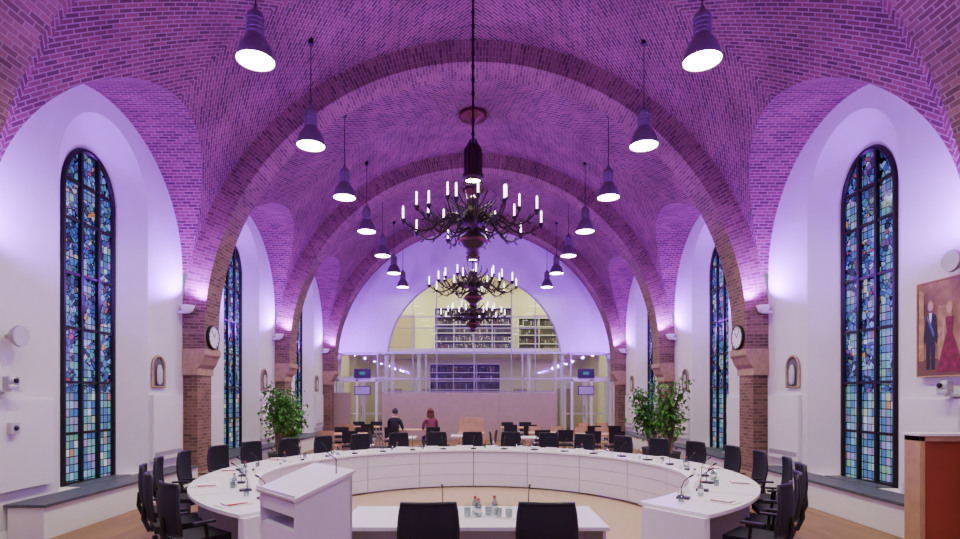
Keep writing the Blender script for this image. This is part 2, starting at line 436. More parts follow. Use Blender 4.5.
for sd in (-1,1):
    xc=sd*4.62
    lb.bb(xc-.34,xc+.34,yl-.09,yl-.03,2.55,2.93,M_plastic)
    lb.bb(xc-.12,xc+.12,yl-.095,yl-.089,2.69,2.81,M_green)
    lb.bb(xc-.33,xc+.33,yl-.08,yl-.03,1.85,2.22,M_plastic); lb.bb(xc-.3,xc+.3,yl-.085,yl-.079,1.88,2.19,M_grey)
    for a in (sd*4.05,sd*4.85,sd*5.65):
        lb.bb(a-.045,a+.045,yl-.035,yl+.035,0,2.5,M_white)
    lb.bb(sd*4.0,sd*5.7,yl-.035,yl+.035,2.42,2.56,M_white); lb.bb(sd*4.0,sd*5.7,yl-.035,yl+.035,0,.2,M_white)
lb.obj()
for i,sd in enumerate((-1,1)):
    d=B('door_%d'%(i+1))
    x0,x1=(-5.84,-3.96) if sd<0 else (3.96,5.84)
    for (a,b_) in ((x0,(x0+x1)/2),((x0+x1)/2,x1)):
        d.bb(a+.01,a+.10,YE+.08,YE+.14,0,2.55,M_white); d.bb(b_-.10,b_-.01,YE+.08,YE+.14,0,2.55,M_white)
        d.bb(a+.1,b_-.1,YE+.08,YE+.14,0,.25,M_white); d.bb(a+.1,b_-.1,YE+.08,YE+.14,2.42,2.55,M_white)
        d.bb(a+.1,b_-.1,YE+.08,YE+.14,1.0,1.06,M_white)
        d.add([(a+.1,YE+.11,.25),(b_-.1,YE+.11,.25),(b_-.1,YE+.11,2.42),(a+.1,YE+.11,2.42)],[(0,1,2,3)],M_glass)
    d.bb(x0,x1,YE+.06,YE+.16,2.56,2.66,M_white)
    d.add([(x0,YE+.11,2.66),(x1,YE+.11,2.66),(x1,YE+.11,3.6),(x0,YE+.11,3.6)],[(0,1,2,3)],M_glass)
    d.tube([((x0+x1)/2-.06,YE+.03,.9),((x0+x1)/2-.06,YE+.03,1.4)],.015,M_chrome)
    d.obj()
p=B('beige_partition_screen'); p.bb(-3.75,3.35,22.70,22.80,0,1.95,M_beige)
for x in(-3.75,-1.4,1.0,3.35): p.bb(x-.03,x+.03,22.68,22.82,0,1.97,M_beige)
p.obj(bevel=.01)
p=B('beige_partition_screen'); p.bb(-5.95,-5.1,22.75,22.85,0,1.95,M_beige); p.bb(-5.13,-5.07,22.72,22.88,0,1.97,M_beige); p.obj()
r=B('wall_annex')
r.bb(-6.1,6.1,31,31.1,0,8.2,M_cream); r.bb(-6.2,-6.1,YE+.3,31.1,0,8.2,M_cream); r.bb(6.1,6.2,YE+.3,31.1,0,8.2,M_cream)
r.bb(-6.2,6.2,YE+.3,31.1,8.2,8.3,M_cream); r.obj()
r=B('mezzanine_gallery')
r.bb(-6.08,6.08,27.0,30.98,3.85,4.12,M_white)
for x in (-4,-2.7,2.7,4): r.lathe([(.1,0),(.1,3.85)],M_white,(x,27.3,0),16)
for k in range(13): r.bb(-6+k-.015,-6+k+.015,27.0,27.03,4.12,5.1,M_grey)
r.bb(-6.05,6.05,26.99,27.04,5.08,5.13,M_grey)
for x0,x1,z1 in ((-4.8,-3.3,6.3),(3.3,4.8,6.3)):
    r.bb(x0,x1,30.9,30.97,4.2,z1,M_beige)
for x in (-5,-2.9,2.2,4.4): r.bb(x,x+1.0,30.9,30.97,.1,2.2,M_beige)
r.add([(-6,27.02,4.15),(6,27.02,4.15),(6,27.02,5.05),(-6,27.02,5.05)],[(0,1,2,3)],M_glass)
r.obj()
def shelf(x0,x1,y,z0,z1):
    s=B('bookshelf'); s.bb(x0,x1,y+.3,y+.33,z0,z1,M_seam)
    n=int((z1-z0)/.38)
    for i in range(n+1):
        z=z0+(z1-z0-.03)*i/n; s.bb(x0,x1,y,y+.3,z,z+.03,M_white)
        if i<n: s.bb(x0+.03,x1-.03,y+.04,y+.28,z+.03,z+.03+.26+.05*random.random(),M_books)
    k=int((x1-x0)/.9)
    for i in range(k+1):
        x=x0+(x1-x0)*i/k; s.bb(x-.015,x+.015,y,y+.3,z0,z1,M_white)
    s.obj()
shelf(-2.0,1.9,28.2,4.13,6.3); shelf(-2.2,1.3,27.6,0.0,3.4); shelf(2.4,4.6,29.8,4.13,6.0)

# ---------------------------------------------------------------- lights helper
def light(kind,name,loc,power,col,aim=None,size=.4,spot=2.4,blend=.8,spread=None):
    l=bpy.data.lights.new(name,kind); l.energy=power; l.color=col
    if kind=='AREA':
        l.shape='DISK'; l.size=size
        if spread: l.spread=spread
    elif kind=='SPOT': l.spot_size=spot; l.spot_blend=blend; l.shadow_soft_size=size
    else: l.shadow_soft_size=size
    o=bpy.data.objects.new(name,l); COL.objects.link(o); o.location=loc
    if aim is not None:
        d=(Vector(aim)-Vector(loc)).normalized(); o.rotation_euler=d.to_track_quat('-Z','Y').to_euler()
    return o
PUR=(.29,.02,1.0)
for ri,(y0,y1) in enumerate(ribs):
    for sd in (-1,1):
        for yy,dr in ((y0-.14,-1),(y1+.14,1)):
            if ri==0 and dr<0: continue
            u=B('wall_uplight')
            u.lathe([(.03,0),(.10,.05),(.13,.14),(.135,.16),(.12,.16),(.10,.12)],M_white,(sd*5.82,yy,3.5),16,cap=False)
            u.lathe([(0,0),(.11,0)],M_grey,(sd*5.82,yy,3.6),16,cap=False)
            u.bb(sd*5.82,sd*5.998,yy-.03,yy+.03,3.5,3.56,M_white)
            u.obj()
            pw=900 if ri<4 else 700
            light('SPOT','purple_uplight',(sd*5.62,yy,3.74),pw,PUR,(sd*4.6,yy+dr*1.9,7.6),.06,3.0,.5)
# ---------------------------------------------------------------- pendants
pm=B('pendant_lamp')
pm.lathe([(.25,0),(.252,.03),(.242,.08),(.22,.16),(.185,.23),(.145,.29),(.12,.32),(.115,.35),(.115,.60),(.10,.64),(.05,.67),(.03,.74)],M_shade,(0,0,0),28,cap=False)
for z in (.36,.42,.48,.54): pm.lathe([(.115,z),(.123,z+.012),(.115,z+.024)],M_shade,(0,0,0),28,cap=False)
pm.lathe([(.243,.01),(.225,.12),(.19,.2),(.10,.30)],M_lamp,(0,0,0),28,cap=False)
pm.lathe([(0,.015),(.237,.015)],M_lamp,(0,0,0),28,cap=False)
HB=6.38; xp=3.0; topz=SP+math.sqrt(A*A-xp*xp)-HB-.04
pm.tube([(0,0,.7),(0,0,topz)],.009,M_black,6)
pm.lathe([(.05,topz-.05),(.05,topz+.05)],M_black,(0,0,0),12)
pme=pm.mesh()
for y in (2.3,4.9,7.53,10.1,12.75,15.4,18.1,20.7,23.35):
    for sd in (-1,1):
        X=sd*xp+(.06 if sd>0 else 0)
        o=inst(pme,'pendant_lamp',(X,y,HB))
        if y<22: light('AREA','pendant_light',(X,y,HB-.02),74,(1,.90,.76),(X,y,0),.43,spread=2.35)
# ---------------------------------------------------------------- chandeliers
ch=B('chandelier')
ch.tube([(0,0,5.85),(0,0,9.12)],.02,M_black,8)
for i in range(14):
    ch.lathe([(.02,-.05),(.035,0),(.02,.05)],M_black,(0,0,6.1+i*.22),8,cap=False)
ch.lathe([(.34,9.0),(.30,8.96),(.12,8.92),(.04,8.8)],M_copper,(0,0,0),24)
ch.lathe([(.36,9.1),(.36,9.02),(.34,9.0)],M_copper,(0,0,0),24,cap=False)
ch.lathe([(.03,5.95),(.10,5.90),(.13,5.82),(.13,5.42)],M_bronze,(0,0,0),20,cap=False)
ch.lathe([(0,5.36),(.14,5.36)],M_lamp,(0,0,0),20,cap=False)
ch.lathe([(.135,5.32),(.175,5.33),(.175,5.43),(.13,5.44)],M_bronze,(0,0,0),20,cap=False)
for i in range(12):
    a=2*pi*i/12; ch.tube([(.14*math.cos(a),.14*math.sin(a),5.42),(.14*math.cos(a),.14*math.sin(a),5.84),(.05*math.cos(a),.05*math.sin(a),6.0)],.008,M_black,5)
for a in (0,pi/2,pi,1.5*pi): ch.tube([(.16*math.cos(a),.16*math.sin(a),5.34),(.09*math.cos(a),.09*math.sin(a),5.0)],.008,M_black,5)
ch.lathe([(.03,5.10),(.10,5.04),(.12,4.98),(.09,4.92),(.15,4.86),(.20,4.76),(.18,4.66),(.10,4.56),(.12,4.48),(.22,4.40),(.24,4.34),(.15,4.26),(.09,4.20),(.12,4.15),(.06,4.10),(0,4.06)],M_bronze,(0,0,0),24,cap=False)
ch.lathe([(.24,4.37),(.265,4.35),(.24,4.32)],M_copper,(0,0,0),24,cap=False)
for i in range(20):
    a=2*pi*i/20+.1; R=1.13 if i%2==0 else .76; H=4.66 if i%2==0 else 4.84
    c,s_=math.cos(a),math.sin(a)
    path=[]
    for k in range(15):
        t=k/14; rr=.12+(R-.12)*min(1,t*1.06)
        z=4.62+.10*math.sin(pi*min(1,t*2.2))-.13*math.sin(pi*max(0,min(1,(t-.4)/.55)))+(H-4.62)*max(0,(t-.45)/.55)**1.5
        path.append((rr*c,rr*s_,z))
    ch.tube(path,[.024-.010*k/14 for k in range(15)],M_cast,6)
    for t,l in ((3,.13),(5,.16),(8,.15),(11,.12)):
        p=Vector(path[t]); ch.tube([p,p+Vector((.05*c,.05*s_,l*.6)),p+Vector((.10*c,.10*s_,l))],[.016,.012,.002],M_cast,5)
        ch.tube([p,p+Vector((.06*c,.06*s_,-l*.4)),p+Vector((.12*c,.12*s_,-l*.3))],[.014,.011,.002],M_cast,5)
    ch.lathe([(.012,-.06),(.03,-.03),(.05,0),(.05,.012),(.02,.015),(.02,.03)],M_cast,(R*c,R*s_,H),10,cap=False)
    ch.lathe([(.014,.02),(.014,.21),(.007,.23)],M_candle,(R*c,R*s_,H),8)
for i in range(10):
    a=2*pi*i/10+.3; c,s_=math.cos(a),math.sin(a)
    ch.tube([(.1*c,.1*s_,4.85),(.28*c,.28*s_,4.93),(.40*c,.40*s_,5.06),(.34*c,.34*s_,5.14)],[.02,.016,.012,.004],M_cast,5)
    ch.tube([(.1*c,.1*s_,4.55),(.30*c,.30*s_,4.46),(.42*c,.42*s_,4.52),(.36*c,.36*s_,4.58)],[.02,.016,.012,.004],M_cast,5)
che=ch.mesh()
for y in (9.04,14.33,19.6):
    inst(che,'chandelier',(-.05,y,.0))
    light('SPOT','chandelier_downlight',(-.05,y,5.30),60,(1,.92,.8),(-.05,y,0),.1,1.6,.6)
    light('POINT','chandelier_candles',(-.05,y,5.2),8,(1,.9,.8),size=.8)
# ---------------------------------------------------------------- clocks
for sd in (-1,1):
    c=B('wall_clock'); T=Matrix.Rotation(-sd*pi/2,4,'Y')
    c.lathe([(.25,0),(.26,.03),(.25,.06),(.23,.065)],M_black,(sd*RI,11.68,3.06),28,T,cap=False)
    c.lathe([(0,.05),(.235,.05)],M_white,(sd*RI,11.68,3.06),28,T,cap=False)
    X=sd*(RI-.055)
    for i in range(12):
        a=2*pi*i/12; c.box((X,11.68+.2*math.sin(a),3.06+.2*math.cos(a)),(.004,.012,.04),M_black,rx=-a)
    c.box((X,11.68+.04,3.06+.05),(.005,.014,.14),M_black,rx=-.7); c.box((X,11.68-.05,3.06+.07),(.005,.01,.19),M_black,rx=.6)
    c.obj()
# ---------------------------------------------------------------- conference ring
CX,CY=-.04,8.15; R0,R1=2.95,3.74; A0=math.radians(35); A1=2*pi-A0
t=B('conference_ring_table'); ns=14; gap=.0025
for i in range(ns):
    a0=A0+(A1-A0)*i/ns+gap; a1=A0+(A1-A0)*(i+1)/ns-gap
    t.arc((CX,CY),R0,R1,.715,.75,a0,a1,10,M_white)
    for z0,z1 in ((.03,.255),(.262,.487),(.494,.70)): t.arc((CX,CY),R0+.04,R0+.07,z0,z1,a0,a1,10,M_white)
t.arc((CX,CY),R0+.07,R0+.08,.02,.715,A0,A1,90,M_seam)
for i in range(ns+1):
    a=A0+(A1-A0)*i/ns
    w=.012/3.4 if 0<i<ns else .04/3.4
    t.arc((CX,CY),R0+.08,R1-.08 if 0<i<ns else R1-.01,0.014,.715,a-w,a+w,1,M_white)
t.obj()
cp=B('round_carpet'); cp.lathe([(0,.012),(2.90,.012),(2.92,.0)],M_carpet,(CX,CY,.001),96,cap=False); cp.obj()
cp=B('round_platform'); cp.lathe([(1.75,.0),(1.75,.07),(1.72,.08),(0,.08)],M_carpet,(CX,CY+.3,.014),96,cap=False,smooth=False); cp.obj()
c=B('office_chair')
c.box((0,.02,.47),(.48,.46,.07),M_mesh); c.box((0,.02,.43),(.40,.38,.03),M_plastic)
P=[]
for i in range(9):
    u=-1+2*i/8; row=[]
    for j in range(9):
        z=.55+.47*j/8; hw=.215-.02*((j/8-.5)*2)**2*(1 if j>4 else 1.6)
        row.append((u*hw,-.235+.045*u*u-.05*math.sin(pi*j/8)*.5-.03*(j/8),z))
    P.append(row)
c.grid(P,M_mesh); c.grid([[ (p[0],p[1]-.018,p[2]) for p in r] for r in P],M_mesh)
fr=[P[0][j] for j in range(9)]+[P[i][8] for i in range(1,9)]+[P[8][j] for j in range(7,-1,-1)]+[P[i][0] for i in range(7,-1,-1)]
c.tube([(p[0],p[1]-.009,p[2]) for p in fr],.016,M_plastic,6)
c.tube([(0,-.08,.43),(0,-.24,.44),(0,-.29,.56),(0,-.285,.72)],[.03,.03,.025,.018],M_plastic,8)
for sx in (-1,1):
    c.tube([(sx*.22,.0,.44),(sx*.275,.0,.46),(sx*.275,-.02,.65)],.016,M_plastic,6)
    c.box((sx*.27,-.03,.66),(.055,.20,.022),M_plastic)
c.lathe([(.03,.10),(.03,.25),(.022,.26),(.022,.42)],M_plastic,(0,0,0),12)
for i in range(5):
    a=2*pi*i/5+.3; x,y=math.cos(a),math.sin(a)
    c.tube([(0,0,.11),(.15*x,.15*y,.10),(.30*x,.30*y,.075)],[.028,.022,.015],M_plastic,6)
    T=Matrix.Rotation(a,4,'Z')@Matrix.Rotation(pi/2,4,'X')
    c.lathe([(.0,-.022),(.03,-.02),(.03,.02),(0,.022)],M_plastic,(.30*x,.30*y,.03),12,T,cap=False)
cme=c.mesh()
def pol(r,a): return (CX+r*math.sin(a),CY-r*math.cos(a))
nC=25; angs=[math.radians(44.5)+(math.radians(271))*i/(nC-1) for i in range(nC)]
for i,a in enumerate(angs):
    near=min(a,2*pi-a)
    r=(3.86 if near<1.0 else 3.96)+random.uniform(-.02,.06); x,y=pol(r,a); inst(cme,'office_chair',(x,y,0),a+random.uniform(-.15,.15),1.0)
for x,rz in ((-.39,.03),(.51,-.04)): inst(cme,'office_chair',(x,4.38,0),rz,1.02)
m=B('conference_microphone')
m.box((0,0,.012),(.10,.13,.022),M_plastic); m.tube([(0,.02,.02),(0,.02,.12),(0,-.01,.19),(0,-.07,.24)],.005,M_plastic,6)
m.tube([(0,-.06,.235),(0,-.10,.26)],.010,M_black,8)
mme=m.mesh()
d=B('document_stack'); d.box((0,0,.006),(.21,.30,.012),M_paper); d.box((.01,.01,.018),(.14,.20,.012),M_redp,rz=.15); d.box((0,0,.028),(.16,.22,.006),M_paper,rz=-.1)
dme=d.mesh()
gl=B('drinking_glass'); gl.lathe([(.028,0),(.035,.12),(.032,.12),(.026,.01),(0,.01)],M_glass,(0,0,0),16,cap=False)
gl.lathe([(0,.01),(.027,.012),(.031,.08),(0,.08)],M_bottle,(0,0,0),16,cap=False); gme=gl.mesh()
bo=B('water_bottle')
bo.lathe([(.026,0),(.030,.015),(.030,.10),(.013,.135),(.013,.155)],M_bottle,(0,0,0),14); bo.lathe([(.014,.15),(.014,.168)],M_redp,(0,0,0),12)
bo.lathe([(.031,.04),(.031,.08)],M_paper,(0,0,0),14,cap=False); bme=bo.mesh()
npb=B('name_plate')
npb.add([(-.12,-.03,0),(.12,-.03,0),(.12,.03,0),(-.12,.03,0),(-.12,0,.08),(.12,0,.08)],[(0,1,5,4),(2,3,4,5),(0,3,2,1),(0,4,3),(1,2,5)],M_paper)
npm=npb.mesh()
for i,a in enumerate(angs):
    x,y=pol(3.17,a); inst(mme,'conference_microphone',(x,y,.75),a+random.uniform(-.3,.3))
    x,y=pol(3.54,a+.03)
    if i%2==0: inst(dme,'document_stack',(x,y,.75),a+random.uniform(-.2,.2))
    x,y=pol(3.27,a-.075)
    if i%3!=1: inst(gme,'drinking_glass',(x,y,.75))
    x,y=pol(3.24,a-.105)
    if i%2==1: inst(bme,'water_bottle',(x,y,.75))
    x,y=pol(3.08,a+.075); inst(npm,'name_plate',(x,y,.75),a)
t=B('front_table'); t.bb(-1.19,1.09,4.62,5.50,.715,.75,M_white); t.bb(-1.19,1.09,5.40,5.43,.1,.715,M_white)
for x in (-1.17,1.04): t.bb(x,x+.03,4.66,5.43,0.015,.715,M_white)
t.obj(bevel=.004)
for x in (-.34,.48): inst(mme,'conference_microphone',(x,5.28,.75),0)
for x,y in ((-.10,5.0),(.09,5.05),(.18,4.98),(.27,4.95)): inst(gme,'drinking_glass',(x,y,.75))
for x,y in ((-.03,5.12),(.0,5.02),(.15,5.14)): inst(bme,'water_bottle',(x,y,.75))
l=B('lectern')
W,D=.60,.46
def lt(y): return 1.10+.15*(y+D/2)/D
for sx in (-1,1):
    x=sx*(W/2-.012)
    vs=[]
    for xx in (x-.012,x+.012): vs+=[(xx,-D/2,0),(xx,D/2,0),(xx,D/2,lt(D/2)),(xx,-D/2,lt(-D/2))]
    l.add(vs,[(0,3,2,1),(4,5,6,7),(0,1,5,4),(1,2,6,5),(2,3,7,6),(3,0,4,7)],M_white)
l.bb(-W/2,W/2,D/2-.024,D/2,0,1.24,M_white)
for z in (.06,.45,.86): l.bb(-W/2+.024,W/2-.024,-D/2+.03,D/2-.024,z,z+.024,M_white)
l.bb(-W/2+.024,W/2-.024,-D/2+.01,-D/2+.03,0,.88,M_white)
l.bb(-W/2+.024,W/2-.024,-D/2+.01,-D/2+.03,.98,1.08,M_white)
ang=math.atan2(.15,D)
l.box((0,0,1.19),(W+.04,math.hypot(D,.15)+.04,.025),M_white,rx=ang)
l.box((0,-D/2-.01,1.125),(W+.02,.015,.04),M_white)
l.tube([(.2,.15,1.24),(.2,.15,1.36),(.18,.08,1.42)],.005,M_plastic,6)
l.obj((-1.34,4.27,0),math.radians(-46),bevel=.004)
# ---------------------------------------------------------------- cabinet right
k=B('wooden_cabinet')
x0,x1,y0,y1,H=5.00,5.93,6.27,6.50,1.385
k.bb(x0,x0+.06,y0,y1,0,H,M_woodl); k.bb(x1-.05,x1,y0,y1,0,H,M_woodl)
k.bb(x0,x1,y0,y1,H-.06,H,M_woodl); k.bb(x0,x1,y0,y1,0,.1,M_woodl)
k.bb(x0+.05,x1-.05,y0+.03,y1,.1,H-.05,M_red); k.bb((x0+x1)/2+.1,(x0+x1)/2+.11,y0+.02,y0+.035,.1,H-.05,M_wood)
k.bb(x0-.02,x1+.02,y0-.02,y1+.02,H,H+.03,M_white)
k.tube([(5.50,y0+.0,.7),(5.50,y0,.85)],.01,M_chrome)
k.obj(bevel=.004)
# ---------------------------------------------------------------- painting
p=B('royal_portrait_painting')
p.M=Matrix.Translation((0,-.02,0))
ya,yb,za,zb=6.45,7.48,2.10,3.32
p.bb(5.93,5.99,ya,yb,za,zb,M_paint)
def flat(pts,m,x): p.add([(x,a,b_) for a,b_ in pts],[tuple(range(len(pts)))],m)
Mdk=mat('paint_black',(.015,.015,.02),.6); Mred=mat('paint_crimson',(.20,.015,.04),.6,var=.4,vscale=14); Msk=mat('paint_skin',(.55,.32,.22),.6); Mbl=mat('paint_blue',(.07,.12,.30),.6); Mgo=mat('paint_gold',(.42,.27,.10),.6,var=.35,vscale=10)
Mfl=mat('paint_floor',(.16,.08,.04),.6)
flat([(yb,za),(ya,za),(ya,za+.22),(yb,za+.22)],Mfl,5.928)
flat([(7.15,za+.2),(6.95,za+.2),(6.95,2.98),(7.15,3.0)],Mgo,5.9275)
flat([(7.46,za+.2),(7.38,za+.2),(7.38,3.2),(7.46,3.25)],Mgo,5.9275)
def circ(yc,zc_,r,m,x): flat([(yc+r*math.cos(2*pi*i/14),zc_+r*1.25*math.sin(2*pi*i/14)) for i in range(14)],m,x)
flat([(7.34,2.88),(7.30,2.92),(7.24,2.92),(7.18,2.88),(7.155,2.60),(7.17,2.5),(7.20,2.55),(7.20,2.18),(7.26,2.18),(7.27,2.5),(7.28,2.18),(7.34,2.18),(7.34,2.55),(7.37,2.5),(7.385,2.6)],Mdk,5.927)
flat([(7.295,2.92),(7.245,2.92),(7.27,2.72)],M_paper,5.926); flat([(7.33,2.86),(7.31,2.90),(7.205,2.64),(7.225,2.6)],Mbl,5.925)
circ(7.27,3.0,.045,Msk,5.926); circ(7.27,3.03,.042,Mgo,5.9265)
flat([(7.04,2.84),(6.92,2.84),(6.94,2.64),(6.86,2.4),(6.80,2.14),(7.17,2.14),(7.10,2.4),(7.02,2.64)],Mred,5.924)
circ(6.98,2.93,.042,Msk,5.923); circ(6.98,2.965,.05,Mgo,5.9235)
flat([(7.07,2.83),(7.04,2.84),(7.06,2.55),(7.09,2.55)],Msk,5.923)
for (a,b_,c_,d_) in ((ya-.01,yb+.01,za-.015,za),(ya-.01,yb+.01,zb,zb+.015),(ya-.015,ya,za,zb),(yb,yb+.015,za,zb)): p.bb(5.92,5.99,a,b_,c_,d_,M_woodl)
p.obj()
# ---------------------------------------------------------------- wall gadgets
def gadget_speaker(sd,y,z):
    s=B('wall_loudspeaker'); T=Matrix.Rotation(-sd*pi/2,4,'Y')
    s.lathe([(.03,0),(.03,.08),(.10,.10),(.14,.16),(.13,.19)],M_grey,(sd*6,y,z),24,T,cap=False); s.lathe([(0,.185),(.13,.188)],M_lgrey,(sd*6,y,z),24,T,cap=False)
    s.obj()
gadget_speaker(-1,7.08,2.6); gadget_speaker(1,6.82,3.50)
def gadget_cam(sd,y,z):
    s=B('conference_camera')
    s.bb(sd*5.78,sd*5.998,y-.09,y+.09,z-.14,z-.12,M_lgrey)
    s.lathe([(.08,-.12),(.085,-.06),(.07,-.05)],M_grey,(sd*5.86,y,z),20)
    s.sphere((sd*5.86,y,z),.065,M_lgrey,16); s.lathe([(.03,0),(.03,.08),(.025,.085)],M_black,(sd*5.86,y,z),14,Matrix.Rotation(-sd*pi/2,4,'Y'))
    for dy in (-1,1): s.bb(sd*5.82,sd*5.90,y+dy*.075-.01,y+dy*.075+.01,z-.06,z+.05,M_grey)
    s.obj()
gadget_cam(-1,6.98,2.03); gadget_cam(1,6.95,1.97)
s=B('wall_intercom'); s.bb(-5.87,-5.928,7.00,7.14,1.35,1.50,M_lgrey); s.sphere((-5.87,7.07,1.43),.035,M_plastic,12); s.obj(bevel=.006)
# ---------------------------------------------------------------- plants
def plant(x,y,h,sd):
    random.seed(sd)
    b=B('potted_fig_tree')
    b.lathe([(.20,0),(.26,.40),(.28,.45),(.25,.45),(.24,.40),(0,.40)],M_pot,(0,0,0),24)
    b.lathe([(0,.405),(.24,.405)],M_soil,(0,0,0),24,cap=False)
    ends=[]
    for i in range(10):
        a=random.uniform(0,2*pi); r=random.uniform(.15,.42); hh=random.uniform(.58,.93)*h
        pts=[(.06*math.cos(a),.06*math.sin(a),.38),(r*.4*math.cos(a),r*.4*math.sin(a),hh*.6),(r*math.cos(a+.3),r*math.sin(a+.3),hh)]
        b.tube(pts,[.02,.014,.006],M_trunk,6)
        for k in range(90):
            t=random.uniform(.30,1.05); q=Vector(pts[1]).lerp(Vector(pts[2]),(t-.3)/.7) 
            ends.append(q+Vector((random.gauss(0,.12),random.gauss(0,.12),random.gauss(0,.10))))
    for q in ends:
        T=Matrix.Translation(q)@Matrix.Rotation(random.uniform(0,2*pi),4,'Z')@Matrix.Rotation(random.uniform(-.3,1.1),4,'Y')
        L=random.uniform(.09,.17); w=L*.28
        vs=[T@Vector(p) for p in [(0,0,0),(L*.4,w,.015),(L,0,-.02),(L*.4,-w,.015),(L*.45,0,-.005)]]
        b.add(vs,[(0,4,1),(1,4,2),(0,3,4),(3,2,4)],M_leaf)
    b.obj((x,y,0))
plant(-4.80,13.6,2.3,3); plant(4.80,13.7,2.4,8); plant(-4.95,14.9,2.0,5); plant(4.75,14.9,2.1,11)
# ---------------------------------------------------------------- cafe furniture
t=B('cafe_table'); t.bb(-.6,.6,-.38,.38,.72,.75,M_woodl)
for x in(-.52,.52):
    for y in(-.3,.3): t.bb(x-.02,x+.02,y-.02,y+.02,0,.72,M_grey)
tme=t.mesh()
t=B('white_side_table'); t.bb(-.35,.35,-.35,.35,.72,.745,M_white); t.lathe([(.24,0),(.24,.015),(.03,.03),(.03,.72)],M_grey,(0,0,0),20); sme=t.mesh()
w=B('wooden_chair')
w.box((0,0,.45),(.44,.42,.03),M_woodl)
for x in(-.19,.19):
    w.tube([(x,.18,.44),(x,.2,0)],.015,M_woodl,6); w.tube([(x,-.22,0),(x,-.18,.45),(x,-.24,.86)],.016,M_woodl,6)
P=[[(x,-.225-.02*(1-(x/.21)**2)-(z-.6)*.12,z) for z in (.58,.68,.78,.88)] for x in (-.21,-.1,0,.1,.21)]
w.grid(P,M_woodl); w.grid([[(a,b_-.015,c_) for a,b_,c_ in r] for r in P],M_woodl); wme=w.mesh()
a_=B('black_visitor_chair')
a_.box((0,0,.45),(.46,.44,.05),M_mesh)
for x in(-.21,.21):
    a_.tube([(x,.24,0),(x,.2,.44),(x,-.2,.44),(x,-.24,0)],.012,M_chrome,6); a_.tube([(x,-.2,.44),(x,-.26,.85)],.012,M_chrome,6)
P=[[(x,-.235-.02*(1-(x/.21)**2)-(z-.6)*.12,z) for z in (.55,.68,.78,.88)] for x in (-.21,-.1,0,.1,.21)]
a_.grid(P,M_mesh); a_.grid([[(p,q-.02,c_) for p,q,c_ in r] for r in P],M_mesh); ame=a_.mesh()
for (x,y) in ((-3.7,15.9),(3.5,15.8),(4.1,18.4),(-3.9,19.4),(1.5,19.0),(2.2,16.3)):
    inst(tme,'cafe_table',(x,y,0))
    for dx in (-.32,.32):
        for sy in (-1,1):
            wd=(x>2 and sy>0) or (x<-3 and sy<0 and dx<0)
            inst(wme if wd else ame,'wooden_chair' if wd else 'black_visitor_chair',(x+dx,y+sy*.62,0),0 if sy<0 else pi)
for (x,y) in ((-.3,15.2),(1.3,14.6),(-1.9,14.6)):
    inst(sme,'white_side_table',(x,y,0))
    for sx in (-1,1): inst(ame,'black_visitor_chair',(x+sx*.62,y+.1,0),pi/2*sx)
inst(tme,'cafe_table',(-1.83,17.75,0),0)
ar=B('beige_armchair')
ar.box((0,0,.25),(.8,.75,.3),M_woodl); ar.box((0,-.02,.44),(.56,.62,.12),M_beige); ar.box((0,.34,.70),(.8,.14,.85),M_woodl,rx=-.12)
for x in(-.36,.36): ar.box((x,0,.42),(.12,.72,.45),M_woodl)
for x in(-.34,.34):
    for y in(-.3,.3): ar.lathe([(.02,0),(.025,.12)],M_black,(x,y,0),8)
ar.obj((-.1,17.8,0),0,bevel=.04)
# ---------------------------------------------------------------- people
def body_mat(name,top,bot):
    m,nt,b=new_mat(name); N=nt.nodes.new; L=nt.links.new
    tc=N('ShaderNodeTexCoord'); s=N('ShaderNodeSeparateXYZ'); L(tc.outputs['Object'],s.inputs[0])
    r=N('ShaderNodeValToRGB'); r.color_ramp.interpolation='CONSTANT'
    mr=N('ShaderNodeMapRange'); mr.inputs[1].default_value=0; mr.inputs[2].default_value=1.4; L(s.outputs[2],mr.inputs[0])
    e=r.color_ramp.elements; e[0].position=0; e[0].color=(.02,.02,.02,1); e[1].position=.085/1.4; e[1].color=(*bot,1)
    q=e.new(.64/1.4); q.color=(*top,1); q=e.new(1.165/1.4); q.color=(.62,.38,.28,1)
    L(mr.outputs[0],r.inputs[0]); L(r.outputs[0],b.inputs['Base Color']); b.inputs['Roughness'].default_value=.8
    return m
def skin_obj(name,verts,edges,radii,m,parent,root=0,sub=2):
    me=bpy.data.meshes.new(name); me.from_pydata(verts,edges,[]); me.materials.append(m)
    o=bpy.data.objects.new(name,me); COL.objects.link(o); o.parent=parent
    sk=o.modifiers.new('skin','SKIN'); sk.use_smooth_shade=True
    bpy.context.view_layer.objects.active=o
    if not me.skin_vertices:
        bpy.ops.mesh.customdata_skin_add()
    for i,r in enumerate(radii):
        sv=me.skin_vertices[0].data[i]; sv.radius=r if isinstance(r,tuple) else (r,r); sv.use_root=(i==root)
    ss=o.modifiers.new('sub','SUBSURF'); ss.levels=sub; ss.render_levels=sub
    return o
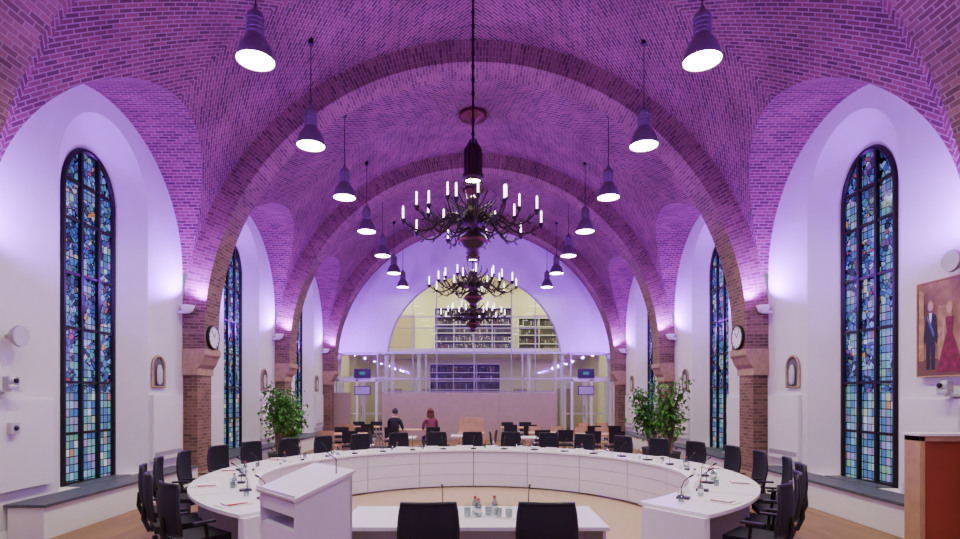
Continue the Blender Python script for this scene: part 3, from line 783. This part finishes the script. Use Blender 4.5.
def person(name,loc,rz,top,bot,hairm,longhair,lean=0):
    E=bpy.data.objects.new(name,None); COL.objects.link(E); E.location=loc; E.rotation_euler=(0,0,rz)
    bm_=body_mat(name+'_clothes',top,bot)
    V=[(0,0,.56),(0,.0,.74),(0,.01+lean*.5,.95),(0,.01+lean,1.12),(0,.03+lean,1.22),
       (-.17,.01+lean,1.07),(-.23,.10+lean,.84),(-.13,.34,.79),
       (.17,.01+lean,1.07),(.23,.10+lean,.84),(.13,.34,.79),
       (-.10,.05,.54),(-.11,.44,.53),(-.11,.40,.12),(-.12,.54,.05),
       (.10,.05,.54),(.11,.44,.53),(.11,.46,.12),(.12,.60,.05)]
    Ed=[(0,1),(1,2),(2,3),(3,4),(3,5),(5,6),(6,7),(3,8),(8,9),(9,10),(0,11),(11,12),(12,13),(13,14),(0,15),(15,16),(16,17),(17,18)]
    Rr=[(.16,.13),(.135,.11),(.16,.115),(.11,.09),(.052,.052),(.075,.07),(.048,.048),(.032,.032),(.075,.07),(.048,.048),(.032,.032),
        (.095,.09),(.07,.07),(.045,.045),(.038,.03),(.095,.09),(.07,.07),(.045,.045),(.038,.03)]
    skin_obj('body',V,Ed,Rr,bm_,E)
    for sx in (-1,1):
        w=Vector((sx*.13,.335,.79))
        V=[w,w+Vector((-sx*.01,.05,-.005)),w+Vector((-sx*.015,.085,-.008))]; Ed=[(0,1),(1,2)]; Rr=[.024,(.034,.018),(.036,.014)]
        for k,(ox,ln) in enumerate(((-.030,.062),(-.010,.072),(.010,.068),(.030,.052))):
            b0=w+Vector((-sx*.015+ox,.095,-.008)); i0=len(V)
            V+=[b0,b0+Vector((ox*.2,ln*.55,.004)),b0+Vector((ox*.2,ln,-.012))]; Ed+=[(2,i0),(i0,i0+1),(i0+1,i0+2)]; Rr+=[.009,.0085,.007]
        i0=len(V); V+=[w+Vector((-sx*.045,.045,-.008)),w+Vector((-sx*.065,.085,-.012))]; Ed+=[(1,i0),(i0,i0+1)]; Rr+=[.011,.009]
        skin_obj('hand_l' if sx<0 else 'hand_r',[tuple(q) for q in V],Ed,Rr,M_skin,E,sub=1)
    hc=Vector((0,.055+lean,1.335))
    h=B('head')
    vs=[];fs=[]; nr=14
    for j in range(nr+1):
        ph=pi*j/nr
        for i in range(20):
            a=2*pi*i/20; x=math.sin(ph)*math.cos(a); y=math.sin(ph)*math.sin(a); z=-math.cos(ph)
            k=1-.28*max(0,-z)**1.3
            yy=y*.095*k+(.012 if z<0 and y>0 else 0)*(-z)
            vs.append(hc+Vector((x*.075*k,yy,z*.118)))
    for j in range(nr):
        for i in range(20): fs.append((j*20+i,j*20+(i+1)%20,(j+1)*20+(i+1)%20,(j+1)*20+i))
    h.add(vs,fs,M_skin,True)
    h.tube([hc+Vector((0,.088,.015)),hc+Vector((0,.108,-.018)),hc+Vector((0,.09,-.03))],[.007,.014,.010],M_skin,8)
    for sx in(-1,1):
        h.sphere(hc+Vector((sx*.03,.083,.006)),.012,M_eye,10); h.sphere(hc+Vector((sx*.03,.092,.006)),.006,M_hairb,8)
        h.tube([hc+Vector((sx*.045,.082,.028)),hc+Vector((sx*.018,.092,.030))],.004,hairm,6)
        h.sphere(hc+Vector((sx*.077,-.005,-.005)),.022,M_skin,10,(.35,.7,1.2))
    h.tube([hc+Vector((-.024,.083,-.055)),hc+Vector((0,.091,-.057)),hc+Vector((.024,.083,-.055))],[.003,.007,.003],M_lip,6)
    h.obj(parent=E)
    q=B('hair'); vs=[];fs=[]; nr=12
    for j in range(nr+1):
        ph=pi*(.0+.62*j/nr)
        for i in range(24):
            a=2*pi*i/24; front=max(0,math.sin(a))
            p2=ph*(1-.42*front); x=math.sin(p2)*math.cos(a); y=math.sin(p2)*math.sin(a); z=math.cos(p2)
            vs.append(hc+Vector((x*.086,y*.104-.006,z*.128)))
    for j in range(nr):
        for i in range(24): fs.append((j*24+i,j*24+(i+1)%24,(j+1)*24+(i+1)%24,(j+1)*24+i))
    q.add(vs,fs,hairm,True)
    if longhair:
        for i in range(13):
            a=pi*1.0+pi*i/12; x=.078*math.cos(a); y=.09*math.sin(a)-.01
            q.tube([hc+Vector((x,y,.03)),hc+Vector((x*1.15,y*1.1,-.08)),hc+Vector((x*1.2,y*1.05-.01,-.19)),hc+Vector((x*.9,y-.02,-.26))],[.024,.03,.026,.006],hairm,8)
    q.obj(parent=E)
    return E
person('seated_man',(-2.45,16.98,0),-.25,(.02,.02,.025),(.03,.03,.05),M_hairb,False)
person('seated_woman',(-1.34,16.98,0),.35,(.24,.06,.09),(.03,.03,.04),M_hairr,True)
inst(ame,'black_visitor_chair',(-2.45,16.96,0),-.25); inst(ame,'black_visitor_chair',(-1.34,16.96,0),.35)

# ---------------------------------------------------------------- annex lights
for x in (-3.8,0,3.8):
    light('AREA','annex_ceiling_light',(x,26.6,8.1),170,(1,.91,.55),(x,26.6,0),.7)
    light('AREA','annex_under_light',(x,28.9,3.8),34,(1,.93,.65),(x,28.9,0),.5)
    light('AREA','annex_upper_light',(x,29.5,8.1),80,(1,.91,.55),(x,29.5,0),.6)
w=bpy.data.worlds.new('World'); sc.world=w; w.use_nodes=True
w.node_tree.nodes['Background'].inputs[0].default_value=(.6,.7,.9,1); w.node_tree.nodes['Background'].inputs[1].default_value=.5
# ---------------------------------------------------------------- camera
cd=bpy.data.cameras.new('camera'); cam=bpy.data.objects.new('camera',cd); COL.objects.link(cam)
cam.location=(-.05,0,1.85); cam.rotation_euler=(pi/2,0,0)
cd.sensor_width=36; cd.lens=555/960*36; cd.shift_x=7/960; cd.shift_y=(395-269.5)/960; cd.clip_end=200
sc.camera=cam
